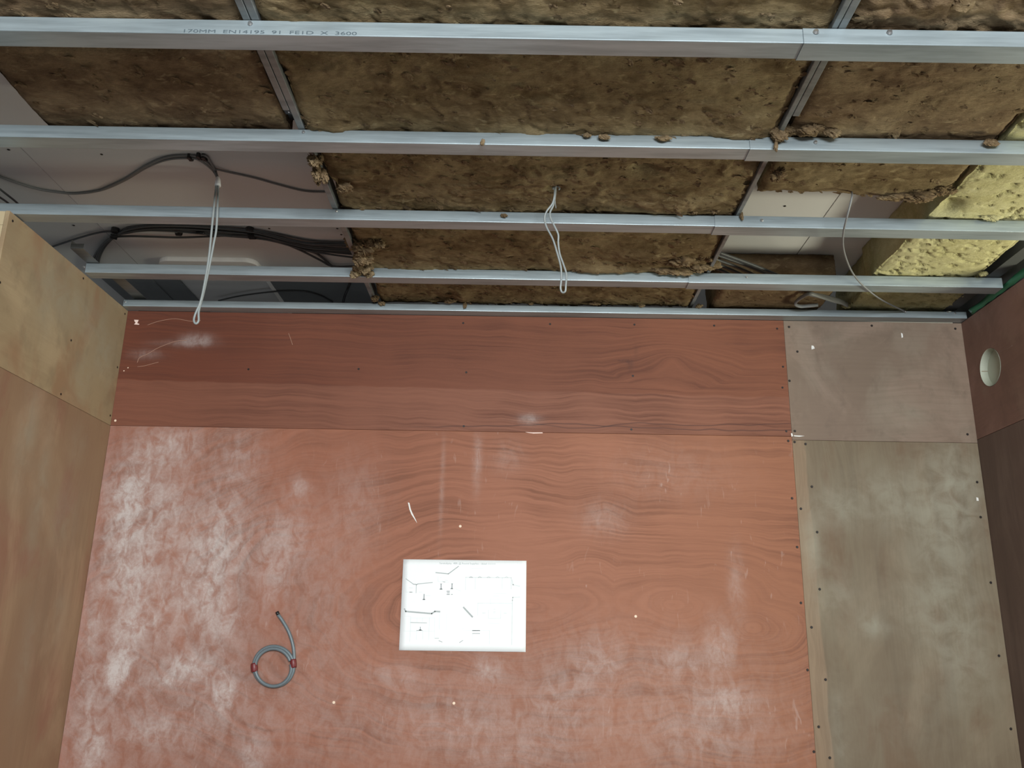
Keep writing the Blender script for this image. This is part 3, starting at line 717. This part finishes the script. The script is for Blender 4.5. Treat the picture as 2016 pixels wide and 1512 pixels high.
# hanging looped cable with white tape
yh = -.748
hc = empty('looped_drop_cable', P(428, 345)); tag(hc, 'pale grey looped cable hanging on the left, white tape near its top', 'cable')
tube('cable_loop', [ony(427, 352, yh), ony(422, 400, yh-.025), ony(417, 450, yh-.03), ony(412, 500, yh-.03), ony(405, 545, yh-.03), ony(396, 590, yh-.03), ony(384, 620, yh-.03), ony(382, 632, yh-.03), ony(386, 637, yh-.03), ony(391, 631, yh-.03), ony(391.5, 612, yh-.03),
      ony(400, 580, yh-.026), ony(409, 540, yh-.024), ony(416, 505, yh-.024), ony(421, 478, yh-.024), ony(426, 450, yh-.024), ony(428.5, 400, yh-.022), ony(430, 352, yh)], .0031, M_cable_l, hc, n=6)
tube('white_tape_wrap', [ony(429, 349, yh-.001), ony(429, 356, yh-.004), ony(428.5, 366, yh-.008)], [.0045, .0078, .0092], M_tape_w, hc, n=4, seg=14)
# supply cables clipped on the soffit
sc1 = empty('soffit_cable', P(375, 311)); tag(sc1, 'pair of grey cables on the soffit curving in from the left to the looped cable', 'cable')
pts = [(-60, 325), (-20, 340), (20, 355), (70, 371), (110, 378), (150, 381), (200, 374), (245, 355), (290, 329), (330, 314), (375, 311), (392, 315), (410, 327), (422, 339)]
tube('cable', [P(*q, z=ZB-.004-.0) for q in pts]+[ony(428, 350, yh)], .0038, M_cable, sc1)
tube('cable', [P(q[0], q[1]-5*min(1, max(0, (q[0]-200)/120)), z=ZB-.004) for q in pts[6:]]+[ony(429, 350, yh)], .0038, M_cable, sc1)
sc2 = empty('soffit_cable', P(400, 306)); tag(sc2, 'short grey cable dropping from the double black clip into the white tape', 'cable')
tube('cable', [P(396, 306), P(407, 308), P(416, 322), P(424, 335), ony(428.5, 350, yh)], .0034, M_cable, sc2)
sc3 = empty('soffit_cable', P(500, 350)); tag(sc3, 'thin grey cable running right from the looped cable towards the torn batt', 'cable')
tube('cable', [P(425, 333, ZB-.008), P(455, 340, ZB-.004), P(500, 350, ZB-.004), P(550, 364, ZB-.004), P(600, 376, ZB-.004), P(645, 378, ZB-.004), P(700, 378, ZB-.004)], .0030, M_cable, sc3)
for (px, py, lab) in [(376, 309, 'black cable clip left of the looped cable'), (394, 307, 'black cable clip at the left end of the short dropping cable'), (404, 309, 'black cable clip at the right end of the short dropping cable')]:
    tag(clip(P(px, py, ZB-.0005), None, .85), lab, 'clip', 'black cable clips on the soffit')
# big bundle
bd = empty('cable_bundle', P(350, 455)); tag(bd, 'thick bundle of dark grey cables clipped to the soffit in an arc', 'cable bundle')
main = [(186, 530), (190, 505), (203, 482), (225, 463), (250, 453), (290, 447), (350, 447), (400, 450), (450, 454), (500, 459), (540, 467), (575, 476), (610, 483), (650, 486), (700, 488)]
rg = random.Random(8)
for k in range(9):
    pp = []
    for i, (px, py) in enumerate(main):
        off = (k-4)*1.45*(1+.4*math.sin(i*.8+k)); 
        dx, dy = (-off, off*.5) if i < 4 else (0, off*(1.0+.2*(i/14)))
        if i > 10: dy += (k-4)*1.0*(i-10)*.6
        pp.append(P(px+dx, py+dy+2, ZB-.006-.004*(k % 3)))
    tube('cable', pp, .0036, M_cable_d, bd, seg=8)
pp = [(225, 466), (260, 465), (300, 466), (350, 467.5), (400, 466), (450, 464), (500, 465), (540, 472), (590, 492), (630, 512), (655, 524), (700, 524)]
tube('cable', [P(*q, z=ZB-.012) for q in pp], .0040, M_cable_d, bd, seg=8)
tube('cable', [P(*q, z=ZB-.010) for q in [(600, 492), (625, 500), (650, 521), (668, 536), (690, 545)]], .0045, M_cable_d, bd, seg=8)
tube('cable', [P(*q, z=ZB-.006) for q in [(60, 500), (120, 480), (160, 467), (200, 457), (240, 455)]], .0034, M_cable_d, bd, seg=8)
cj = tube('crimp_sleeve', [P(386, 458, ZB-.016), P(402, 459, ZB-.016)], .0048, M_black, bd, n=2)
for (px, py, s, a_, lab) in [(226, 456, 2.0, .5, 'large black cable clip at the bend of the cable bundle'), (352, 452, 1.6, .1, 'black cable clip at the top of the cable bundle'), (497, 456, 2.0, 0, 'large black cable clip where the cable bundle starts to drop right')]:
    tag(clip(P(px, py, ZB-.0005), None, s, a_), lab, 'clip', 'black cable clips on the soffit')
# thin cables in the far bay
o = tube('far_cable', [onz(px, py, ZB-.014) for px, py in [(430, 592), (470, 583), (520, 576), (560, 573), (600, 574), (630, 582), (655, 595)]], .0032, M_cable_d, None); tag(o, 'thin dark cable lying in a low arc across the far board patch', 'cable')
o = tube('far_cable', [onz(px, py, z) for px, py, z in [(690, 555, ZB-.006), (684, 570, ZB-.03), (678, 585, ZB-.04), (675, 600, ZB-.05)]], .0050, M_black, None); tag(o, 'thick black cable dropping by the left end of the rear wool batt', 'cable')
# left edge cables
for k, (a_, b_, lab) in enumerate([((-30, 365), (16, 400), 'lower dark cable at the left picture edge above the third rail'), ((-30, 345), (32, 398), 'upper dark cable at the left picture edge above the third rail')]):
    o = tube('edge_cable', [onz(*a_, ZT+.03), onz((a_[0]+b_[0])/2-2, (a_[1]+b_[1])/2, ZT+.03), onz(*b_, ZT+.03), onz(b_[0]+20, b_[1]+22, ZT+.03)], .0030, M_cable_d, None); tag(o, lab, 'cable')
# middle loop
ym = -.885
ml = empty('looped_drop_cable', ony(1092, 372, ym)); tag(ml, 'short grey looped cable poking out of the torn wool batt in the middle', 'cable')
tube('cable_loop', [ony(px, py, ym-.004*math.sin(i)) for i, (px, py) in enumerate([(1092, 366), (1092, 382), (1088, 400), (1077, 415), (1072, 430), (1076, 447), (1088, 470), (1096, 495), (1104, 525), (1105, 550), (1103.5, 566), (1105.5, 574), (1109, 576), (1113, 573), (1114, 562),
      (1115, 540), (1109, 520), (1102, 500), (1099, 478), (1099, 462), (1092, 446), (1084, 430), (1083, 418), (1089, 405), (1092, 392), (1093.5, 378), (1094, 366)])], .0026, M_cable_l, ml, n=6)
tube('cable_tail', [ony(1091, 368, ym), ony(1093, 395, ym-.003), ony(1094.5, 410, ym-.004)], .0008, M_cable_l, ml, n=4, seg=6)
ring = []
for k in range(13):
    a_ = math.radians(-40+k*20); ring.append(ony(1095+6.5*math.cos(a_), 371-4.5*math.sin(a_), ym+.006))
tube('sheath_end', ring, .0022, M_cable_l, ml, n=3)
# right single drop cable
o = tube('drop_cable', [onz(1676, 374, ZW+.01)]+[ony(px, py, y) for (px, py, y) in [(1677, 388, -.90), (1668, 425, -.86), (1661, 455, -.80), (1660, 485, -.72), (1668, 515, -.60), (1681, 541, -.46), (1702, 565, -.355), (1735, 590, -.21), (1781, 613, -.058)]], .0026, M_cable, None)
tag(o, 'thin grey cable dropping from the ragged batt and curving down right to the wall track', 'cable')
tip = tube('bare_end', [ony(1777, 611, -.064), ony(1783, 614, -.0545)], .0029, M_tape_w, o, n=2)
# black/grey cables in the right bay behind
rb = empty('cable_bundle', onz(1450, 520, ZW+.03)); tag(rb, 'flat bundle of grey cables in front of the dark set-back batt on the right', 'cable bundle')
for k, (a_, b_) in enumerate([((1405, 500), (1530, 548)), ((1402, 508), (1500, 548)), ((1400, 516), (1475, 548)), ((1398, 524), (1455, 550)), ((1412, 496), (1550, 550))]):
    z_ = ZW+.045-.006*k
    tube('cable', [onz(a_[0], a_[1], z_), onz((a_[0]+b_[0])/2, (a_[1]+b_[1])/2-2, z_), onz(*b_, z_), onz(b_[0]+20, b_[1]+12, z_)], .0050, M_cable_d, rb, seg=8)
fc = empty('coiled_flat_cable', onz(1610, 590, ZW)); tag(fc, 'grey flat cable folded into a loop behind the fourth rail on the right', 'cable')
tube('flat_cable', [onz(px, py, z-.022) for px, py, z in [(1665, 598, ZW+.01), (1640, 592, ZW+.004), (1612, 583, ZW+.002), (1595, 578, ZW+.003), (1580, 584, ZW+.002), (1569, 592, ZW), (1566, 599, ZW-.001), (1576, 603, ZW-.002), (1592, 602, ZW-.001), (1610, 600, ZW+.004)]], .0040, M_cable, fc, n=6, flat=1.8)
tube('flat_cable', [onz(px, py, z-.022) for px, py, z in [(1590, 577, ZW+.012), (1620, 584, ZW+.01), (1650, 592, ZW+.01), (1668, 600, ZW+.012)]], .0050, M_cable, fc, n=5, flat=2.0)

# ------------------------------------------------------------------ things on the back wall
# cable coil
yc = -.0062
co = empty('cable_coil', ony(540, 1312, -.006)); tag(co, 'small coil of slate grey cable bound with dark red tape on the back wall', 'cable coil')
pts = [ony(546, 1207, .004), ony(548, 1211, yc), ony(556, 1222, yc), ony(568, 1243, yc), ony(576, 1267, yc), ony(579, 1290, yc)]
def circ(cx, cy, rx, ry, a0, a1, n, y): 
    return [ony(cx+rx*math.cos(math.radians(a0+(a1-a0)*k/n)), cy-ry*math.sin(math.radians(a0+(a1-a0)*k/n)), y) for k in range(n+1)]
pts += circ(539, 1312, 39.5, 39.5, 10, -350, 22, yc-.001)[1:]
pts2 = circ(538, 1314, 35.5, 37, 10, -340, 22, yc-.006)
tube('cable', pts, .0056, M_coil, co, n=5)
tube('cable', pts2, .0056, M_coil, co, n=5)
tube('cut_end', [ony(545.2, 1204.5, yc), ony(548, 1210.5, yc)], .0060, M_black, co, n=2)
for (cx, cy, w_) in [(500.5, 1314, .0125), (577.5, 1306, .0115)]:
    tube('red_tape', [ony(cx-.4, cy-8, yc-.003), ony(cx, cy, yc-.004), ony(cx+.6, cy+8, yc-.003)], [w_*.85, w_*.92, w_*.85], M_tape_r, co, n=3, seg=14, flat=1.0)

# sheet of drawings
cor = [ony(793, 1101, -.0012), ony(1037, 1104, -.0012), ony(1034, 1283, -.0012), ony(787, 1281, -.0012)]
pa = math.atan2(cor[1][2]-cor[0][2], cor[1][0]-cor[0][0]); pu = np.array([math.cos(pa), 0, math.sin(pa)]); pv = np.array([-math.sin(pa), 0, math.cos(pa)])
pw, ph = .420, .297
p00 = (cor[0]+cor[1]+cor[2]+cor[3])/4-pu*pw/2-pv*ph/2
nx_, ny_ = 20, 14; V = []; Fc = []
for j in range(ny_+1):
    for i in range(nx_+1):
        u_, v_ = i/nx_, j/ny_
        V.append(p00+pu*pw*u_+pv*ph*v_+np.array([0, -.0004-.0010*(abs(u_-.5)*2)**4*(1-v_)*.3, 0]))
for j in range(ny_):
    for i in range(nx_):
        q = j*(nx_+1)+i; Fc.append((q, q+1, q+nx_+2, q+nx_+1))
pap = mesh_obj('drawing_sheet', V, Fc, M_paper, None, True)
s_ = pap.modifiers.new('s', 'SOLIDIFY'); s_.thickness = .0003; s_.offset = 1
tag(pap, 'white sheet of printed joinery drawings pinned to the large red plywood sheet', 'paper')
LINK = []
def pp_(zx, zy):   # coordinates read off an enlarged view of the sheet
    return ony(770+zx/6.871, 1080+zy/6.871, -.0024)
def stroke(bm, pts, w):
    P_ = [pp_(*q) for q in pts]
    for a_, b_ in zip(P_[:-1], P_[1:]):
        d = b_-a_; L = np.linalg.norm(d); 
        if L < 1e-6: continue
        d /= L; nrm = np.array([-d[2], 0, d[0]])*w/2; e = d*w*.3
        vs = [bm.verts.new(tuple(c)) for c in (a_-e-nrm, a_-e+nrm, b_+e+nrm, b_+e-nrm)]; bm.faces.new(vs)
for name, mat, S in [
  ('heavy_lines', M_ink, [([(605, 325), (775, 342), (912, 240)], .0030), ([(200, 408), (303, 482), (330, 484), (345, 490), (360, 478), (560, 459)], .0022), ([(180, 815), (197, 850), (550, 880), (592, 850), (658, 853)], .0048), ([(980, 795), (1100, 925)], .0052), ([(590, 1213), (645, 1212)], .0012), ([(645, 1245), (690, 1265)], .0020), ([(925, 1272), (970, 1242)], .0020), ([(262, 1000), (482, 1006)], .0018), ([(340, 490), (337, 600)], .0016)]),
  ('fittings', M_inkd, [([(676, 478), (676, 550)], .0026), ([(660, 548), (690, 548)], .0030), ([(825, 475), (823, 542)], .0026), ([(808, 542), (834, 542)], .0028), ([(446, 618), (444, 690)], .0028), ([(430, 688), (458, 688)], .0030), ([(755, 578), (790, 578)], .0024), ([(758, 598), (790, 598)], .0020), ([(755, 620), (790, 620)], .0022), ([(812, 620), (832, 620)], .0016), ([(1100, 1110), (1200, 1110)], .0024), ([(1100, 1148), (1200, 1148)], .0014), ([(396, 1060), (394, 1105)], .0018), ([(345, 1108), (425, 1108)], .0014), ([(382, 1102), (406, 1102)], .0040), ([(250, 590), (285, 590)], .0018), ([(664, 478), (690, 478)], .0010), ([(812, 475), (838, 475)], .0010)]),
  ('fine_lines', M_inkl, [([(265, 920), (262, 1100), (250, 1260)], .0012), ([(520, 930), (508, 1240)], .0012), ([(160, 915), (262, 915)], .0008), ([(350, 940), (350, 995)], .0010), ([(425, 940), (425, 995)], .0010), ([(265, 940), (590, 940), (585, 1210)], .0008), ([(655, 860), (650, 1090)], .0010), ([(750, 880), (747, 1100)], .0008), ([(155, 1115), (585, 1115)], .0008), ([(345, 1110), (340, 1230)], .0010), ([(430, 1115), (428, 1230)], .0010),
      ([(635, 375), (635, 445), (780, 455)], .0010), ([(690, 440), (728, 455)], .0020), ([(725, 427), (765, 430)], .0014), ([(660, 395), (685, 397)], .0012), ([(200, 440), (200, 590), (310, 590)], .0010), ([(245, 530), (295, 532)], .0014), ([(375, 590), (420, 590)], .0014), ([(465, 637), (535, 638)], .0012), ([(870, 545), (945, 575)], .0010),
      ([(1010, 390), (1625, 395)], .0026), ([(1010, 390), (1005, 560)], .0016), ([(1140, 395), (1138, 550)], .0016), ([(1505, 395), (1500, 550)], .0016), ([(1625, 395), (1625, 550)], .0022), ([(1635, 420), (1650, 490), (1740, 510)], .0034), ([(1740, 655), (1645, 660), (1640, 700), (1632, 1300)], .0030), ([(1170, 740), (1635, 742)], .0018), ([(1175, 740), (1172, 905)], .0014), ([(1318, 830), (1316, 945), (1482, 947), (1484, 830)], .0014), ([(1235, 872), (1275, 872)], .0022), ([(1525, 874), (1560, 874)], .0022), ([(1385, 820), (1410, 820)], .0014), ([(1385, 855), (1410, 855)], .0014), ([(1385, 872), (1410, 872)], .0014),
      ([(1340, 770), (1345, 680), (1470, 682)], .0008), ([(1320, 1010), (1465, 1012)], .0012), ([(980, 1112), (1330, 1110)], .0008), ([(1330, 1110), (1328, 1290)], .0014), ([(1100, 1155), (1100, 1260)], .0010), ([(1195, 1155), (1195, 1260)], .0010), ([(1090, 270), (1250, 270)], .0010), ([(1380, 605), (1560, 610)], .0010), ([(1755, 520), (1758, 620)], .0008), ([(1700, 195), (1795, 197)], .0012), ([(970, 1075), (968, 1090)], .0010), ([(1380, 640), (1460, 640)], .0012)]
      + [([(x_-18, 393), (x_, 375), (x_+18, 393)], .0016) for x_ in (1080, 1200, 1320, 1440, 1560)])]:
    bm = bmesh.new()
    for pts_, w_ in S: stroke(bm, pts_, w_)
    bm_obj(name, bm, mat, pap)['kind'] = 'stuff'
ta = pp_(655, 205); tb = pp_(1410, 218)
text_mesh('title_text', 'Serendipity  4BR @ Round Supplies - detail 111111', .0085, M_ink, pap, ta+np.array([0, 0, -.001]), pu, pv, width=float(np.linalg.norm(tb-ta)))

# bare chips in the plywood face
def chip(pxs, y, parent, name='bare_wood_chip', mat=None, th=.0007):
    P_ = [ony(px, py, y) for px, py in pxs]; n = len(P_)
    V = P_+[p+np.array([0, th*2, 0]) for p in P_]
    Fc = [tuple(range(n))]+[(i, n+i, n+(i+1) % n, (i+1) % n) for i in range(n)]
    return mesh_obj(name, V, Fc, mat or M_chip, parent)
chip([(264, 629.5), (273, 629.8), (271, 634), (270, 636), (274.5, 638), (273, 639.3), (264, 638.6), (267, 635), (265, 633)], -.0007, bp_up)
chip([(803, 989), (806, 990), (809, 1003), (812, 1010), (819, 1024), (821, 1030), (816, 1022), (810, 1013), (806, 1003)], -.0002, bp_lo, mat=M_gyp)
chip([(1034, 850.5), (1048, 851.3), (1068, 851.2), (1068.5, 853), (1050, 853.4), (1040, 852)], -.0006, bp_up)
chip([(1562, 857), (1575, 857.5), (1584, 858.3), (1574, 859.8), (1564, 859)], -.0002, br_up, mat=M_gyp)
chip([(1557, 853), (1560, 853), (1561, 858), (1558.5, 860)], -.0002, br_up, mat=M_gyp)
chip([(1598, 680), (1602, 681), (1604, 686), (1598, 688), (1597.5, 684)], -.0002, br_up, mat=M_gyp)
chip([(1774, 655), (1777, 657), (1778, 664), (1775, 665)], -.0002, br_up, mat=M_gyp)
chip([(1922, 979), (1926, 980), (1927, 986), (1923, 986)], .0006, br_lo, mat=M_gyp)
chip([(560, 655), (569, 655.5), (576, 679), (574, 680), (566, 657)], -.0004, bp_up, mat=M_tape_r) if False else None

# screws in the sheets
def head_mesh(mat, r, ring=False):
    bm = bmesh.new(); bmesh.ops.create_cone(bm, cap_ends=True, segments=12, radius1=r, radius2=r*.8, depth=.0012)
    if ring: bmesh.ops.create_cone(bm, cap_ends=True, segments=8, radius1=r*.35, radius2=r*.35, depth=.0020)
    me = bpy.data.meshes.new('screw'); bm.to_mesh(me); bm.free(); me.materials.append(mat); return me
S_dark = head_mesh(M_screw, .0045); S_pale = head_mesh(M_brass, .0048, True)
def wscrew(px, py, par, me=S_dark, plane=('y', 0)):
    if plane[0] == 'y': p = ony(px, py, plane[1]); nrm = (0, -1, 0)
    else: p = onx(px, py, plane[1]); nrm = (1 if plane[1] < 1 else -1, 0, 0)
    put(me, 'screw', p, nrm, par)
for px, py in [(912, 636), (1083, 638), (1249, 639), (1406, 641), (1530, 647), (489, 727), (706, 726.5), (918, 733), (1246, 740), (1541.5, 722), (1540.5, 763), (913, 839), (1243, 845.5), (1548, 849)]: wscrew(px, py, bp_up)
for px, py in [(1552, 868), (1559.5, 981), (1569.5, 1077), (1577, 1187), (1590, 1319), (1602.5, 1480)]: wscrew(px, py, bp_lo)
for px, py in [(1553.5, 643.5), (1716.5, 641), (1881, 647), (1570, 692), (1554.5, 749.5), (1565, 848.5), (1905, 855)]: wscrew(px, py, br_up)
for px, py in [(1564.5, 870), (1586, 874), (1598.5, 958), (1577, 1001.5), (1609, 1047.5), (1614, 1160), (1598, 1235), (1625.5, 1338), (1612, 1431), (1634, 1492), (1924, 949), (1931, 1018), (1951, 1147), (1967, 1291), (1990.5, 1435)]: wscrew(px, py, br_lo)
for px, py in [(657, 1383), (893.5, 1384.5), (1251.5, 1213.5), (906, 1036)]: wscrew(px, py, bp_lo, S_pale)
for px, py in [(227, 828)]: wscrew(px, py, bp_up, S_pale)
for px, py in [(252, 724), (244, 730)]: put(S_pale, 'screw', ony(px, py, 0), (0, -1, 0), bp_up, .55)
for px, py in [(25, 435), (164, 548), (246, 618), (140, 670), (120, 776), (231, 723), (217, 818), (0, 556)]: wscrew(px, py, lp_up, S_dark, ('x', 0))
# screws in the plasterboard
S_sof = head_mesh(M_screw, .0045)
for px, py in [(17, 295), (200, 304), (145, 444), (530, 450), (664, 450), (672, 462), (1545, 406)]:
    p = onz(px, py, ZB-.0002); me = S_sof
    o = put(me, 'screw', p, (0, 0, -1), ce)

# round recessed back box in the hole of the right wall
rbx = empty('round_back_box', (W+.01, HC[0], HC[1])); tag(rbx, 'round cream plastic box recessed in a hole high on the right wall', 'box')
N = 48; V = []; Fc = []
prof = [(HR-.0005, -.0015), (HR-.0015, .000), (HR-.003, .024), (0.001, .026)]
for (r_, dx) in prof:
    for k in range(N):
        a_ = 2*math.pi*k/N; V.append((W+dx, HC[0]+r_*math.cos(a_), HC[1]+r_*math.sin(a_)))
for i in range(len(prof)-1):
    for k in range(N): Fc.append((i*N+k, i*N+(k+1) % N, (i+1)*N+(k+1) % N, (i+1)*N+k))
cup = mesh_obj('cup', V, Fc, M_plas, rbx)
bm = bmesh.new(); add_box(bm, W+.003, W+.0235, HC[0]+HR-.0052, HC[0]+HR-.0018, HC[1]+.004, HC[1]+.0055); bm_obj('rim_seam', bm, M_stud, rbx)

# scrawled scratch on right wall and chalk arcs on the dark strip
def thin_mark(name, pts, r, mat, par, plane='y', val=-.0004):
    f_ = (lambda a, b: ony(a, b, val)) if plane == 'y' else (lambda a, b: onx(a, b, val))
    return tube(name, [f_(*q) for q in pts], r, mat, par, n=5, seg=6)
M_chalk = plain('faint_chalk', (.42, .24, .17), .9)
thin_mark('chalk_line', [(290, 640), (310, 633), (330, 629), (345, 627.5), (362, 630), (378, 632.5), (395, 631)], .0009, M_chalk, bp_up, val=-.0002)
thin_mark('chalk_line', [(270, 714), (275, 704), (292, 696), (305, 688), (320, 681), (345, 672), (360, 670.5), (368, 670.5)], .0009, M_chalk, bp_up, val=-.0002)
thin_mark('chalk_line', [(270, 722), (285, 720), (300, 716), (312, 713)], .0009, M_chalk, bp_up, val=-.0002)
thin_mark('chalk_line', [(568, 656), (571, 664), (576, 679)], .0009, M_chalk, bp_up, val=-.0002)
thin_mark('scratch', [(1969, 694), (1975, 690), (1985, 686), (1993, 680)], .0008, plain('faint_scratch', (.26, .17, .13), .8), rp_up, 'x', W-.0002)
